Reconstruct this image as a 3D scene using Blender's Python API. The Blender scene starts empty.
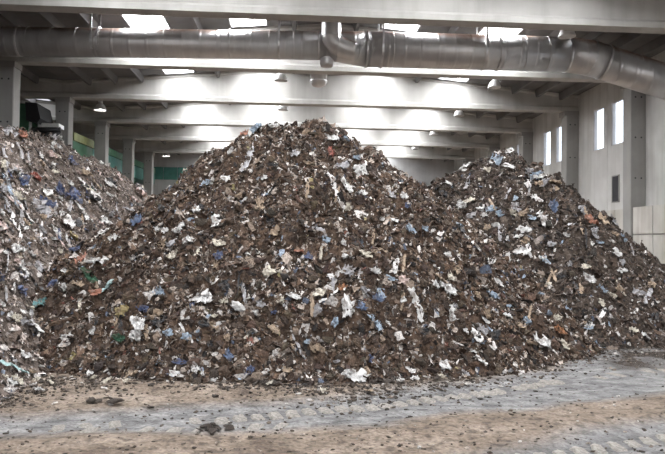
import bpy, bmesh, math
import numpy as np
from mathutils import Matrix, Vector

rng = np.random.default_rng(7)
S = bpy.context.scene
C = S.collection

# ------------------------------------------------------------------ camera
W, H, F = 665, 454, 650.0
HC = 1.65
YAW, PITCH, ROLL = math.radians(3.6), math.radians(1.49), math.radians(0.8)
fw = np.array([math.sin(YAW)*math.cos(PITCH), math.cos(YAW)*math.cos(PITCH), math.sin(PITCH)])
r0 = np.array([math.cos(YAW), -math.sin(YAW), 0.0])
u0 = np.cross(r0, fw)
CR = math.cos(ROLL)*r0 + math.sin(ROLL)*u0
CU = -math.sin(ROLL)*r0 + math.cos(ROLL)*u0
CAM = np.array([0, 0, HC])
cd = bpy.data.cameras.new('camera')
cd.sensor_width = 36.0
cd.lens = F*36.0/W
cd.clip_end = 400
cam = bpy.data.objects.new('camera', cd)
C.objects.link(cam)
m = Matrix.Identity(4)
for i in range(3):
    m[i][0], m[i][1], m[i][2], m[i][3] = CR[i], CU[i], -fw[i], CAM[i]
cam.matrix_world = m
S.camera = cam

def ray(px, py):
    return fw + CR*(px-W/2)/F + CU*(H/2-py)/F
def at_y(px, py, Y):
    d = ray(px, py); return CAM + d*(Y/d[1])
def at_x(px, py, X):
    d = ray(px, py); return CAM + d*(X/d[0])
def at_z(px, py, z=0.0):
    d = ray(px, py); return CAM + d*((z-HC)/d[2])

# ------------------------------------------------------------------ world, exposure
S.view_settings.view_transform = 'Standard'
S.view_settings.look = 'None'
S.view_settings.gamma = 1.0
S.view_settings.use_curve_mapping = False
S.view_settings.exposure = 0.48
SKY = 1.9
SKYLIGHT = 16.5
w = bpy.data.worlds.new('overcast_sky'); S.world = w
w.use_nodes = True
bg = w.node_tree.nodes['Background']
bg.inputs[0].default_value = (0.93, 0.96, 1.0, 1)
bg.inputs[1].default_value = SKY

# ------------------------------------------------------------------ helpers
def obj(name, me, mat=None, parent=None, loc=None):
    o = bpy.data.objects.new(name, me)
    C.objects.link(o)
    if mat is not None and not me.materials:
        me.materials.append(mat)
    if parent is not None:
        o.parent = parent
    if loc is not None:
        o.location = [float(v) for v in loc]
    return o
def empty(name, loc=(0, 0, 0)):
    o = bpy.data.objects.new(name, None)
    C.objects.link(o); o.location = [float(v) for v in loc]
    o.empty_display_size = 0.2
    return o
def tag(o, label, cat, group=None):
    o['label'] = label; o['category'] = cat
    if group: o['group'] = group
    return o
def struct(o):
    o['kind'] = 'structure'; return o

class MB:
    def __init__(s): s.v = []; s.f = []
    def add(s, v, f):
        b = len(s.v); s.v += [tuple(map(float, p)) for p in v]; s.f += [tuple(b+i for i in q) for q in f]; return s
    def box(s, x0, x1, y0, y1, z0, z1):
        return s.add([(x0,y0,z0),(x1,y0,z0),(x1,y1,z0),(x0,y1,z0),(x0,y0,z1),(x1,y0,z1),(x1,y1,z1),(x0,y1,z1)],
                     [(0,3,2,1),(4,5,6,7),(0,1,5,4),(1,2,6,5),(2,3,7,6),(3,0,4,7)])
    def hexa(s, p):
        return s.add(p, [(0,3,2,1),(4,5,6,7),(0,1,5,4),(1,2,6,5),(2,3,7,6),(3,0,4,7)])
    def sweep(s, pts, radii, n=28, caps=True):
        pts = [np.array(p, float) for p in pts]
        k = len(pts); rings = []
        ref = None
        for i in range(k):
            t = pts[min(i+1, k-1)]-pts[max(i-1, 0)]; t /= np.linalg.norm(t)
            if ref is None:
                ref = np.array([0, 0, 1.0]) if abs(t[2]) < .9 else np.array([0, 1.0, 0])
            a = ref - t*np.dot(ref, t); a /= np.linalg.norm(a); b = np.cross(t, a); ref = a
            rings.append([pts[i]+radii[i]*(a*math.cos(q)+b*math.sin(q)) for q in np.linspace(0, 2*math.pi, n, endpoint=False)])
        v = [p for r in rings for p in r]; f = []
        for i in range(k-1):
            for j in range(n):
                j2 = (j+1) % n
                f.append((i*n+j, i*n+j2, (i+1)*n+j2, (i+1)*n+j))
        if caps:
            f.append(tuple(reversed(range(n)))); f.append(tuple(range((k-1)*n, k*n)))
        return s.add(v, f)
    def lathe(s, prof, n=20, c=(0, 0, 0)):
        v = []; f = []
        for (r, z) in prof:
            for j in range(n):
                q = 2*math.pi*j/n; v.append((c[0]+r*math.cos(q), c[1]+r*math.sin(q), c[2]+z))
        for i in range(len(prof)-1):
            for j in range(n):
                j2 = (j+1) % n
                f.append((i*n+j, i*n+j2, (i+1)*n+j2, (i+1)*n+j))
        return s.add(v, f)
    def mesh(s, name, smooth=False):
        me = bpy.data.meshes.new(name); me.from_pydata(s.v, [], s.f); me.update()
        if smooth: me.polygons.foreach_set('use_smooth', [True]*len(me.polygons))
        return me
    def build(s, name, mat, parent=None, smooth=False, loc=None):
        return obj(name, s.mesh(name, smooth), mat, parent, loc)

def np_mesh(name, V, Q, smooth=False):
    """vertices (n,3), quads or tris (m,k)"""
    me = bpy.data.meshes.new(name)
    k = Q.shape[1]
    me.vertices.add(len(V)); me.vertices.foreach_set('co', np.ascontiguousarray(V, np.float32).ravel())
    me.loops.add(Q.size); me.loops.foreach_set('vertex_index', np.ascontiguousarray(Q, np.int32).ravel())
    me.polygons.add(len(Q)); me.polygons.foreach_set('loop_start', np.arange(0, Q.size, k, dtype=np.int32))
    me.polygons.foreach_set('use_smooth', np.full(len(Q), smooth))
    me.update(calc_edges=True); me.validate()
    return me

class Noise:
    def __init__(s, seed):
        s.t = np.random.default_rng(seed).random((256, 256))
    def __call__(s, x, y):
        xi = np.floor(x).astype(int); yi = np.floor(y).astype(int); fx = x-xi; fy = y-yi
        fx = fx*fx*(3-2*fx); fy = fy*fy*(3-2*fy)
        a = s.t[xi & 255, yi & 255]; b = s.t[(xi+1) & 255, yi & 255]
        c = s.t[xi & 255, (yi+1) & 255]; d = s.t[(xi+1) & 255, (yi+1) & 255]
        return (a*(1-fx)+b*fx)*(1-fy)+(c*(1-fx)+d*fx)*fy
    def fbm(s, x, y, o=4, g=.5):
        r = 0; a = 1; t = 0
        for i in range(o):
            r = r+a*s(x*2**i+17.3*i, y*2**i+5.1*i); t += a; a *= g
        return r/t
N1, N2, N3 = Noise(1), Noise(2), Noise(3)

# ------------------------------------------------------------------ materials
def nt(name):
    mt = bpy.data.materials.new(name); mt.use_nodes = True
    n = mt.node_tree; b = n.nodes['Principled BSDF']
    return mt, n, b
def noise_node(n, scale, detail=4, coord='Object', vec=None, stretch=None):
    t = n.nodes.new('ShaderNodeTexNoise'); t.inputs['Scale'].default_value = scale; t.inputs['Detail'].default_value = detail
    tc = n.nodes.new('ShaderNodeTexCoord')
    if stretch:
        mp = n.nodes.new('ShaderNodeMapping'); mp.inputs['Scale'].default_value = stretch
        n.links.new(tc.outputs[coord], mp.inputs[0]); n.links.new(mp.outputs[0], t.inputs['Vector'])
    else:
        n.links.new(tc.outputs[coord], t.inputs['Vector'])
    return t
def ramp(n, src, stops):
    r = n.nodes.new('ShaderNodeValToRGB'); e = r.color_ramp.elements
    while len(e) < len(stops): e.new(.5)
    for k, (p, c) in enumerate(stops):
        e[k].position = p; e[k].color = (*c, 1)
    n.links.new(src, r.inputs[0]); return r
def mix(n, fac, a, b, mode='MIX'):
    x = n.nodes.new('ShaderNodeMix'); x.data_type = 'RGBA'; x.blend_type = mode
    for sock, v in ((x.inputs[0], fac), (x.inputs[6], a), (x.inputs[7], b)):
        if isinstance(v, (int, float)): sock.default_value = v
        elif isinstance(v, tuple): sock.default_value = (*v, 1)
        else: n.links.new(v, sock)
    return x.outputs[2]
def bump(n, b, src, strength=.3, dist=.02):
    k = n.nodes.new('ShaderNodeBump'); k.inputs['Strength'].default_value = strength; k.inputs['Distance'].default_value = dist
    n.links.new(src, k.inputs['Height']); n.links.new(k.outputs[0], b.inputs['Normal'])

def concrete(name, lo, hi, streak=.35, coord='Object', stain=(.2, .18, .15)):
    mt, n, b = nt(name)
    a = noise_node(n, .9, 6, coord)
    r = ramp(n, a.outputs['Fac'], [(.3, lo), (.7, hi)])
    s = noise_node(n, 1.0, 5, coord, stretch=(2.2, 2.2, .12))
    sr = ramp(n, s.outputs['Fac'], [(.45, (0, 0, 0)), (.75, (streak,)*3)])
    col = mix(n, sr.outputs[0], r.outputs[0], stain)
    n.links.new(col, b.inputs['Base Color'])
    b.inputs['Roughness'].default_value = .85
    f = noise_node(n, 14, 4, coord)
    bump(n, b, f.outputs['Fac'], .15, .01)
    return mt
def plain(name, col, rough=.7, var=.25, scale=6, metal=0.0, bumpy=.2):
    mt, n, b = nt(name)
    a = noise_node(n, scale, 4)
    lo = tuple(c*(1-var) for c in col); hi = tuple(min(1, c*(1+var)) for c in col)
    r = ramp(n, a.outputs['Fac'], [(.3, lo), (.7, hi)])
    n.links.new(r.outputs[0], b.inputs['Base Color'])
    b.inputs['Roughness'].default_value = rough; b.inputs['Metallic'].default_value = metal
    if bumpy: bump(n, b, noise_node(n, scale*5, 3).outputs['Fac'], bumpy, .01)
    return mt
def glow(name, col, strength):
    mt, n, b = nt(name)
    b.inputs['Base Color'].default_value = (*col, 1)
    b.inputs['Emission Color'].default_value = (*col, 1); b.inputs['Emission Strength'].default_value = strength
    return mt

M = {}
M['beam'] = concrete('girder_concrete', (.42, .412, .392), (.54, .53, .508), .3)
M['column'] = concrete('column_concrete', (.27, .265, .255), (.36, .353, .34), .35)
M['wall'] = concrete('panel_concrete', (.50, .495, .48), (.64, .635, .62), .4)
M['push'] = concrete('push_wall_concrete', (.46, .44, .40), (.62, .60, .56), .55, stain=(.22, .17, .12))
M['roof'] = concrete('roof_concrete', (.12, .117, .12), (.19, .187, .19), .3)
M['back'] = concrete('end_wall_plaster', (.42, .42, .42), (.52, .52, .52), .25)
M['dark'] = plain('dark_void', (.03, .03, .035), .8)
M['black'] = plain('black_rubber', (.018, .018, .02), .6)
M['teal'] = plain('teal_sheet', (.06, .19, .165), .5, .2, 3)
M['green'] = plain('green_paint', (.05, .15, .085), .5, .25, 3)
M['lime'] = plain('yellow_green_paint', (.26, .29, .13), .5, .2, 3)
M['palecover'] = plain('pale_cover', (.85, .86, .86), .5, .05)
M['steel'] = plain('strap_steel', (.62, .62, .63), .35, .15, 8, .9)
M['white'] = plain('white_enamel', (.8, .8, .8), .4, .05)
M['frame'] = plain('window_frame_paint', (.55, .56, .58), .5, .1)
M['skylight'] = glow('skylight_sheet', (.97, .98, 1.0), SKYLIGHT)
M['dim_skylight'] = glow('dim_skylight_sheet', (.95, .97, 1.0), 2.5)  # same sheet as the hall skylights, glow turned down to darken the aisle
M['bulb'] = glow('lamp_bulb', (1, .98, .93), 30.0)

def duct_mat():
    mt, n, b = nt('galvanised_duct')
    b.inputs['Metallic'].default_value = .85
    a = noise_node(n, 1.1, 3, stretch=(2.5, .6, .6))
    r = ramp(n, a.outputs['Fac'], [(.25, (.50, .49, .495)), (.75, (.66, .65, .65))])
    g = n.nodes.new('ShaderNodeNewGeometry'); sp = n.nodes.new('ShaderNodeSeparateXYZ')
    n.links.new(g.outputs['Normal'], sp.inputs[0])
    d = noise_node(n, 3, 5)
    ad = n.nodes.new('ShaderNodeMath'); ad.operation = 'MULTIPLY_ADD'; ad.inputs[1].default_value = .5; ad.inputs[2].default_value = -.25
    n.links.new(d.outputs['Fac'], ad.inputs[0])
    a2 = n.nodes.new('ShaderNodeMath'); a2.operation = 'ADD'
    n.links.new(sp.outputs['Z'], a2.inputs[0]); n.links.new(ad.outputs[0], a2.inputs[1])
    dm = ramp(n, a2.outputs[0], [(.45, (0, 0, 0)), (.75, (1, 1, 1))])
    col = mix(n, dm.outputs[0], r.outputs[0], (.30, .20, .16))
    n.links.new(col, b.inputs['Base Color'])
    mt_ = n.nodes.new('ShaderNodeMapRange'); mt_.inputs[3].default_value = .6; mt_.inputs[4].default_value = .1
    n.links.new(dm.outputs[0], mt_.inputs[0]); n.links.new(mt_.outputs[0], b.inputs['Metallic'])
    b.inputs['Roughness'].default_value = .36
    wv = n.nodes.new('ShaderNodeTexWave'); wv.bands_direction = 'X'; wv.inputs['Scale'].default_value = .55; wv.inputs['Distortion'].default_value = .3
    tc = n.nodes.new('ShaderNodeTexCoord'); n.links.new(tc.outputs['Object'], wv.inputs['Vector'])
    rr = ramp(n, wv.outputs['Fac'], [(.9, (0, 0, 0)), (1, (1, 1, 1))])
    bump(n, b, rr.outputs[0], .5, .02)
    return mt
M['duct'] = duct_mat()

def glass_mat():
    mt, n, b = nt('window_glass')
    o = n.nodes['Material Output']
    t = n.nodes.new('ShaderNodeBsdfTransparent'); t.inputs[0].default_value = (.95, .97, 1, 1)
    g = n.nodes.new('ShaderNodeBsdfGlossy'); g.inputs['Roughness'].default_value = .1
    x = n.nodes.new('ShaderNodeMixShader')
    x.inputs[0].default_value = .06; n.links.new(t.outputs[0], x.inputs[1]); n.links.new(g.outputs[0], x.inputs[2])
    n.links.new(x.outputs[0], o.inputs[0])
    return mt
M['glass'] = glass_mat()

# ------------------------------------------------------------------ hall dimensions
BAY = 6.0
Y0 = 18.95                      # girder in front of the duct
BZ = HC + 1.103*BAY             # underside of girders
XL, XR = -1.726*BAY, 2.206*BAY  # inner faces of column rows
COL = .62
XM = (XL+XR)/2
WR = XR+.62                     # inner face of right wall
WLF = XL-22.0                   # far left wall
NB0, NB1 = -3, 5
YB = Y0+6*BAY                   # end wall
YF = Y0+NB0*BAY-4.5             # open front of the hall
HE, HM = .78, 1.85              # girder depth at ends / at ridge
def roof_z(x):
    if x >= XL-COL/2:
        t = abs(x-XM)/(XR+.3-XM)
    else:
        xm = (XL-.3+WLF)/2; t = abs(x-xm)/abs(xm-WLF)
    return BZ+HM+(HE-HM)*min(1, t)

# ------------------------------------------------------------------ floor
def densify(a, b, step, lo, hi, k):
    return np.unique(np.concatenate([np.linspace(lo, a, k), np.arange(a, b, step), np.linspace(b, hi, k)]))
gx = densify(-9, 12, .055, -60, 60, 12); gy = densify(2.0, 13.5, .05, -60, 70, 12)
X, Y = np.meshgrid(gx, gy)
def ground(px): return np.array([at_z(*p)[:2] for p in px])
def seg_dist(X, Y, P):
    d = np.full(X.shape, 1e9)
    for a, b in zip(P[:-1], P[1:]):
        ab = b-a; t = np.clip(((X-a[0])*ab[0]+(Y-a[1])*ab[1])/(ab@ab), 0, 1)
        d = np.minimum(d, np.hypot(X-a[0]-t*ab[0], Y-a[1]-t*ab[1]))
    return d
def inside(X, Y, P):
    r = np.zeros(X.shape, bool); n = len(P)
    for i in range(n):
        x1, y1 = P[i]; x2, y2 = P[(i+1) % n]
        if y1 == y2: continue
        c = ((y1 > Y) != (y2 > Y)) & (X < (x2-x1)*(Y-y1)/(y2-y1)+x1)
        r ^= c
    return r
def soft(X, Y, px, width, rag=1.1):
    P = ground(px); d = seg_dist(X, Y, np.vstack([P, P[:1]])); s = np.where(inside(X, Y, P), d, -d)
    s = s+(N1.fbm(X*1.2+9, Y*1.2, 4)-.5)*rag*width
    return np.clip(s/width+.5, 0, 1)
# wheel-worn grey mud lanes and the dark wet patch, as areas of the ground
lane_a = [(-160, 424), (0, 415), (120, 410), (230, 402), (330, 395), (440, 383), (500, 375), (550, 365), (575, 350), (600, 342), (760, 340),
          (760, 384), (665, 390), (580, 401), (500, 410), (400, 419), (300, 427), (220, 431), (120, 433), (0, 437), (-160, 444)]
lane_b = [(330, 490), (430, 458), (520, 441), (600, 428), (665, 419), (760, 408), (860, 440), (800, 520)]
mud = np.maximum(soft(X, Y, lane_a, .35), soft(X, Y, lane_b, .35))
wet = soft(X, Y, [(575, 347), (600, 341), (760, 336), (790, 352), (700, 362), (640, 366), (600, 360)], .6, 2.6)*(.35+.65*np.clip((N2.fbm(X*2.2, Y*2.2, 4)-.36)*6, 0, 1))
wet = np.maximum(wet, .8*soft(X, Y, [(150, 371), (215, 371), (222, 379), (180, 381), (155, 378)], .3))
RUTS = [([(222, 415), (260, 412), (300, 409), (360, 404), (440, 395), (500, 387), (562, 377)], .17), ([(500, 456), (560, 449), (620, 440), (680, 431)], .16)]
rut = np.zeros_like(X)
for pl, wd in RUTS: rut = np.maximum(rut, np.clip(1.5-seg_dist(X, Y, ground(pl))/wd, 0, 1))
rut *= .45+.55*np.clip((N3.fbm(X*4, Y*4, 3)-.3)*4, 0, 1)
Z = (N2.fbm(X*1.3, Y*1.3, 5)-.5)*.07+(N3.fbm(X*9, Y*9, 3)-.5)*.022
fade = np.clip((X+9)/1.5, 0, 1)*np.clip((12-X)/1.5, 0, 1)*np.clip((Y-2)/.8, 0, 1)*np.clip((13.5-Y)/1.5, 0, 1)
Z = Z*fade*(1-.35*mud) - .035*mud*fade - .02*rut
def floor_z(x, y):
    i = np.clip(np.searchsorted(gx, x)-1, 0, len(gx)-2); j = np.clip(np.searchsorted(gy, y)-1, 0, len(gy)-2)
    fx = (x-gx[i])/(gx[i+1]-gx[i]); fy = (y-gy[j])/(gy[j+1]-gy[j])
    return (Z[j, i]*(1-fx)+Z[j, i+1]*fx)*(1-fy)+(Z[j+1, i]*(1-fx)+Z[j+1, i+1]*fx)*fy
ny, nx = X.shape
idx = np.arange(ny*nx).reshape(ny, nx)
Qf = np.stack([idx[:-1, :-1], idx[:-1, 1:], idx[1:, 1:], idx[1:, :-1]], -1).reshape(-1, 4)
me = np_mesh('floor', np.stack([X, Y, Z], -1).reshape(-1, 3), Qf, True)
for nm, arr in (('mud', mud), ('wet', wet), ('rut', rut)):
    a = me.attributes.new(nm, 'FLOAT', 'POINT'); a.data.foreach_set('value', arr.astype(np.float32).ravel())
def floor_mat():
    mt, n, b = nt('trodden_dirt')
    am = n.nodes.new('ShaderNodeAttribute'); am.attribute_name = 'mud'
    aw = n.nodes.new('ShaderNodeAttribute'); aw.attribute_name = 'wet'
    d1 = noise_node(n, 1.6, 8); d2 = noise_node(n, 9, 6); d3 = noise_node(n, 30, 4)
    dirt = ramp(n, d1.outputs['Fac'], [(.32, (.145, .107, .08)), (.5, (.25, .195, .15)), (.7, (.36, .295, .24))])
    speck = ramp(n, d2.outputs['Fac'], [(.36, (.35, .33, .32)), (.5, (1, 1, 1))])
    dirt2 = mix(n, .75, dirt.outputs[0], speck.outputs[0], 'MULTIPLY')
    g1 = noise_node(n, 5, 10, stretch=(.7, 1.4, 1))
    grey = ramp(n, g1.outputs['Fac'], [(.3, (.10, .098, .098)), (.5, (.21, .206, .206)), (.72, (.36, .35, .34))])
    grey2 = mix(n, .6, grey.outputs[0], speck.outputs[0], 'MULTIPLY')
    col = mix(n, am.outputs['Fac'], dirt2, grey2)
    ar = n.nodes.new('ShaderNodeAttribute'); ar.attribute_name = 'rut'
    rm = n.nodes.new('ShaderNodeMath'); rm.operation = 'MULTIPLY'; rm.inputs[1].default_value = .7
    n.links.new(ar.outputs['Fac'], rm.inputs[0])
    col = mix(n, rm.outputs[0], col, (.10, .095, .095))
    col2 = mix(n, aw.outputs['Fac'], col, (.055, .042, .033))
    fine = ramp(n, d3.outputs['Fac'], [(.3, (.6, .6, .6)), (.7, (1.25, 1.25, 1.25))])
    col3 = mix(n, 1.0, col2, fine.outputs[0], 'MULTIPLY')
    n.links.new(col3, b.inputs['Base Color'])
    mx = n.nodes.new('ShaderNodeMath'); mx.operation = 'MULTIPLY'; mx.inputs[1].default_value = .45
    n.links.new(am.outputs['Fac'], mx.inputs[0])
    sb = n.nodes.new('ShaderNodeMath'); sb.operation = 'SUBTRACT'; sb.inputs[0].default_value = .95
    n.links.new(mx.outputs[0], sb.inputs[1])
    s2 = n.nodes.new('ShaderNodeMath'); s2.operation = 'MULTIPLY_ADD'; s2.inputs[1].default_value = -.3
    n.links.new(aw.outputs['Fac'], s2.inputs[0]); n.links.new(sb.outputs[0], s2.inputs[2])
    n.links.new(s2.outputs[0], b.inputs['Roughness'])
    bump(n, b, noise_node(n, 18, 8).outputs['Fac'], .9, .05)
    return mt
floor = struct(obj('floor', me, floor_mat()))

# ------------------------------------------------------------------ walls
wr = struct(obj('wall_right', MB().box(WR+.16, WR+.3, YF, Y0-BAY, 0, BZ+.9).mesh('wall_right'), M['wall']))
# windows: two to a bay, read off the wall plane
wpx = [((593.5, 109.5), (603.7, 147.6)), ((611.5, 104), (624, 143.5))]
wy = []
for (a, b) in wpx:
    ya = at_x(a[0], a[1], WR)[1]; yb = at_x(b[0], b[1], WR)[1]
    wy.append((min(ya, yb), max(ya, yb)))
pz = [at_x(p[0], p[1], WR)[2] for w_ in wpx for p in w_]
WZ1 = (pz[0]+pz[2])/2; WZ0 = (pz[1]+pz[3])/2
off = [(wy[1][0]-(Y0+BAY), wy[1][1]-(Y0+BAY)), (wy[0][0]-(Y0+BAY), wy[0][1]-(Y0+BAY))]   # window spans inside a bay
MIDB = (off[0][1]+off[1][0])/2
wn = 0
slot_a = at_x(613, 177, WR); slot_b = at_x(619, 201, WR)
for n in range(NB0, 6):
    yb = Y0+n*BAY
    for k in range(2):
        ya_, yb_ = (yb+.012, yb+MIDB-.012) if k == 0 else (yb+MIDB+.012, yb+BAY-.012)
        o0, o1 = yb+off[k][0], yb+off[k][1]
        pm = MB()
        pm.box(WR, WR+.2, ya_, o0, 0, BZ+.9); pm.box(WR, WR+.2, o1, yb_, 0, BZ+.9)
        pm.box(WR, WR+.2, o0, o1, 0, WZ0); pm.box(WR, WR+.2, o0, o1, WZ1, BZ+.9)
        pm.build('wall_panel', M['wall'], wr)
        wn += 1
        f = MB(); t = .05
        f.box(WR+.03, WR+.12, o0, o0+t, WZ0, WZ1); f.box(WR+.03, WR+.12, o1-t, o1, WZ0, WZ1)
        f.box(WR+.03, WR+.12, o0+t, o1-t, WZ0, WZ0+t); f.box(WR+.03, WR+.12, o0+t, o1-t, WZ1-t, WZ1)
        fo = struct(f.build('window_%d' % wn, M['frame']))
        MB().box(WR+.07, WR+.08, o0+t, o1-t, WZ0+t, WZ1-t).build('pane', M['glass'], fo)
# dark slot vent in one panel
v = MB(); sy0, sy1 = sorted((slot_a[1], slot_b[1])); sz0, sz1 = slot_b[2], slot_a[2]
v.box(WR-.02, WR+.0, sy0, sy1, sz0, sz1)
vo = tag(v.build('wall_vent', M['dark']), 'dark narrow upright vent plate low on the window wall', 'vent')
fr = MB(); t = .05
for b_ in ((sy0-t, sy0, sz0-t, sz1+t), (sy1, sy1+t, sz0-t, sz1+t), (sy0, sy1, sz0-t, sz0), (sy0, sy1, sz1, sz1+t)):
    fr.box(WR-.04, WR, b_[0], b_[1], b_[2], b_[3])
fr.build('vent_frame', M['column'], vo)

wb = struct(MB().box(WLF, WR+.3, YB, YB+.3, 0, BZ+2.2).build('wall_back', M['back']))
struct(MB().box(WLF, XL-.3, YF, YF+.3, 0, BZ+2.2).build('wall_front_added', M['back']))  # unseen wall, added to keep front daylight out of the side aisle
wl = struct(MB().box(WLF-.3, WLF, YF, YB, 0, BZ+2.2).build('wall_left', M['back']))

# ------------------------------------------------------------------ roof: pitched slabs with ribs and skylight openings
SKX = [float(at_y(px, 24, Y0+4.4)[0]) for px in (146, 247, 404, 500)]   # four strips, read off the duct bay
SKW = 1.4
SKL = [XL-3.6]
xs = [WLF, (XL-.3+WLF)/2, XL-.31, XM, WR+.3]
for c in SKX+SKL: xs += [c-SKW/2, c+SKW/2]
xs = sorted(xs)
ce = MB(); sky_cells = []
ysk = (2.5, 5.55)
for n in range(NB0-1, 6):
    yb = Y0+n*BAY
    ys = [yb, yb+ysk[0], yb+ysk[1], yb+BAY]
    if n < 0: ys = [yb, yb+1.3, yb+4.35, yb+BAY]  # unseen near bays: openings shifted mid-bay so the front girder isn't overlit
    if n == NB0-1: ys = [YF, YF+.5, YF+1, yb+BAY]
    for a, b in zip(xs[:-1], xs[1:]):
        for k in range(3):
            c = (a+b)/2
            za, zb = roof_z(a+1e-4), roof_z(b-1e-4)
            if k == 1 and n > NB0-1 and (c > XL or n == 2) and any(abs(c-s) < .05 for s in SKX+SKL):
                sky_cells.append((n, a, b, ys[1], ys[2], za, zb)); continue
            ce.hexa([(a, ys[k], za), (b, ys[k], zb), (b, ys[k+1], zb), (a, ys[k+1], za),
                     (a, ys[k], za+.15), (b, ys[k], zb+.15), (b, ys[k+1], zb+.15), (a, ys[k+1], za+.15)])
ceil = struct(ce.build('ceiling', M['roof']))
rib_x = []
x = XL+.9
while x < XR:
    if all(abs(x-s) > SKW/2+.08 for s in SKX): rib_x.append(x)
    x += 1.18
x = XL-1.5
while x > WLF+1: rib_x.append(x); x -= 2.4
for n in range(0, 6):
    for x in rib_x:
        z = roof_z(x); y = Y0+n*BAY
        if x < XL and n > 4: continue
        h = .3
        MB().hexa([(x-.06, y+.26, z-h), (x+.06, y+.26, z-h), (x+.06, y+BAY-.26, z-h), (x-.06, y+BAY-.26, z-h),
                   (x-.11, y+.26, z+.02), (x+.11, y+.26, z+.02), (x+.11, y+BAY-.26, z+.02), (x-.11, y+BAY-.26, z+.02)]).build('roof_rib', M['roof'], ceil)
ORD = ['first', 'second', 'third', 'fourth', 'fifth', 'sixth', 'seventh', 'eighth']
for (n, a, b, ya, yb, za, zb) in sky_cells:
    left = b < XL
    e = empty('skylight', ((a+b)/2, (ya+yb)/2, (za+zb)/2))
    ox, oy, oz = e.location
    def rel(p): return (p[0]-ox, p[1]-oy, p[2]-oz)
    MB().hexa([rel(p) for p in ((a, ya, za+.08), (b, ya, zb+.08), (b, yb, zb+.08), (a, yb, za+.08), (a, ya, za+.1), (b, ya, zb+.1), (b, yb, zb+.1), (a, yb, za+.1))]).build('sheet', M['dim_skylight' if left else 'skylight'], e)
    k = MB()
    for (a2, b2, y2, y3) in ((a, a+.05, ya, yb), (b-.05, b, ya, yb), (a, b, ya, ya+.05), (a, b, yb-.05, yb)):
        z2 = za+(zb-za)*(a2-a)/(b-a); z3 = za+(zb-za)*(b2-a)/(b-a)
        k.hexa([rel(p) for p in ((a2, y2, z2-.03), (b2, y2, z3-.03), (b2, y3, z3-.03), (a2, y3, z2-.03), (a2, y2, z2+.08), (b2, y2, z3+.08), (b2, y3, z3+.08), (a2, y3, z2+.08))])
    k.build('kerb', M['frame'], e)
    if left: tag(e, 'glowing skylight in the side aisle roof beyond the left column row', 'skylight', 'side aisle skylights')
    elif n < 0: tag(e, 'bright skylight in the roof on the near side of the front girder', 'skylight', 'skylights before the front girder')
    else:
        rank = [k for k, c in enumerate(sorted(SKX, reverse=True)) if abs(c-(a+b)/2) < .1][0]
        pos = ('closest to the window wall', 'second out from the window wall', 'third out from the window wall', 'farthest from the window wall')[rank]
        if n == 0: tag(e, 'bright skylight above the metal duct, %s' % pos, 'skylight', 'skylights above the duct')
        else: tag(e, 'white skylight in the %s bay behind the duct, %s' % (ORD[n-1], pos), 'skylight', 'skylights of the %s bay' % ORD[n-1])

# ------------------------------------------------------------------ girders and columns
def girder(x0, x1, xm, y):
    m_ = MB(); wf, ww, hf = .27, .17, .17
    rings = []
    for x, h in ((x0, HE), (xm, HM), (x1, HE)):
        prof = [(-wf, 0), (wf, 0), (wf, hf), (ww, hf+.1), (ww, h-.16), (wf, h-.1), (wf, h), (-wf, h), (-wf, h-.1), (-ww, h-.16), (-ww, hf+.1), (-wf, hf)]
        rings.append([(x, y+p, BZ+q) for p, q in prof])
    k = len(rings[0]); v = sum(rings, []); f = []
    for i in range(2):
        for j in range(k):
            j2 = (j+1) % k; f.append((i*k+j, (i+1)*k+j, (i+1)*k+j2, i*k+j2))
    f.append(tuple(range(k))); f.append(tuple(reversed(range(2*k, 3*k))))
    return m_.add(v, f)
gl = {0: 'pale concrete roof girder crossing just in front of the metal duct', 1: 'pale concrete roof girder crossing directly behind the metal duct'}
for n in range(NB0, NB1+1):
    y = Y0+n*BAY
    lab = gl.get(n, 'pale concrete roof girder, %s one behind the metal duct' % ORD[max(0, n-1)] if n > 0 else 'concrete roof girder on the near side, %s before the duct' % ORD[1-n-1])
    o = girder(XL-COL/2, WR, XM, y).build('roof_girder', M['beam'])
    tag(o, lab, 'girder', 'main hall girders')
    if n >= 1:
        o = girder(WLF, XL-COL/2, (XL-.3+WLF)/2, y).build('aisle_girder', M['beam'])
        tag(o, 'concrete girder of the left side aisle, %s one behind the duct' % ORD[n-1], 'girder', 'side aisle girders')
def column(x0, x1, y, z1, left, n):
    e = empty('column', ((x0+x1)/2, y, 0)); cx = (x1-x0)/2; c = .03; d = COL/2
    prof = [(-cx+c, -d), (cx-c, -d), (cx, -d+c), (cx, d-c), (cx-c, d), (-cx+c, d), (-cx, d-c), (-cx, -d+c)]
    k = 8; v = [(*p, 0) for p in prof]+[(*p, z1) for p in prof]
    f = [(j, (j+1) % k, k+(j+1) % k, k+j) for j in range(k)]+[tuple(range(k, 2*k)), tuple(reversed(range(k)))]
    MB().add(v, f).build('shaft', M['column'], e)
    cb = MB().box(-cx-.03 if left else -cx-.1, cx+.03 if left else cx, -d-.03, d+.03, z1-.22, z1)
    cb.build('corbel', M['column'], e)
    for zz in np.arange(1.2, z1-.5, 1.6):
        for xx in (-.12, .12):
            MB().sweep([(xx, -d-.004, zz), (xx, -d+.02, zz)], [.035, .035], 8).build('socket', M['dark'], e)
    if left: tag(e, 'square concrete column of the left row, %s one behind the duct' % ORD[n-1] if n > 0 else 'square concrete column of the left row level with the front girder', 'column', 'left columns')
    else: tag(e, 'grey concrete column on the window wall, %s one behind the duct' % ORD[n-1] if n > 0 else 'grey concrete column on the window wall level with the front girder', 'column', 'window wall columns')
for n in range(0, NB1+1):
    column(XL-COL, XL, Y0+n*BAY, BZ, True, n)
    column(XR, WR, Y0+n*BAY, BZ, False, n)

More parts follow.
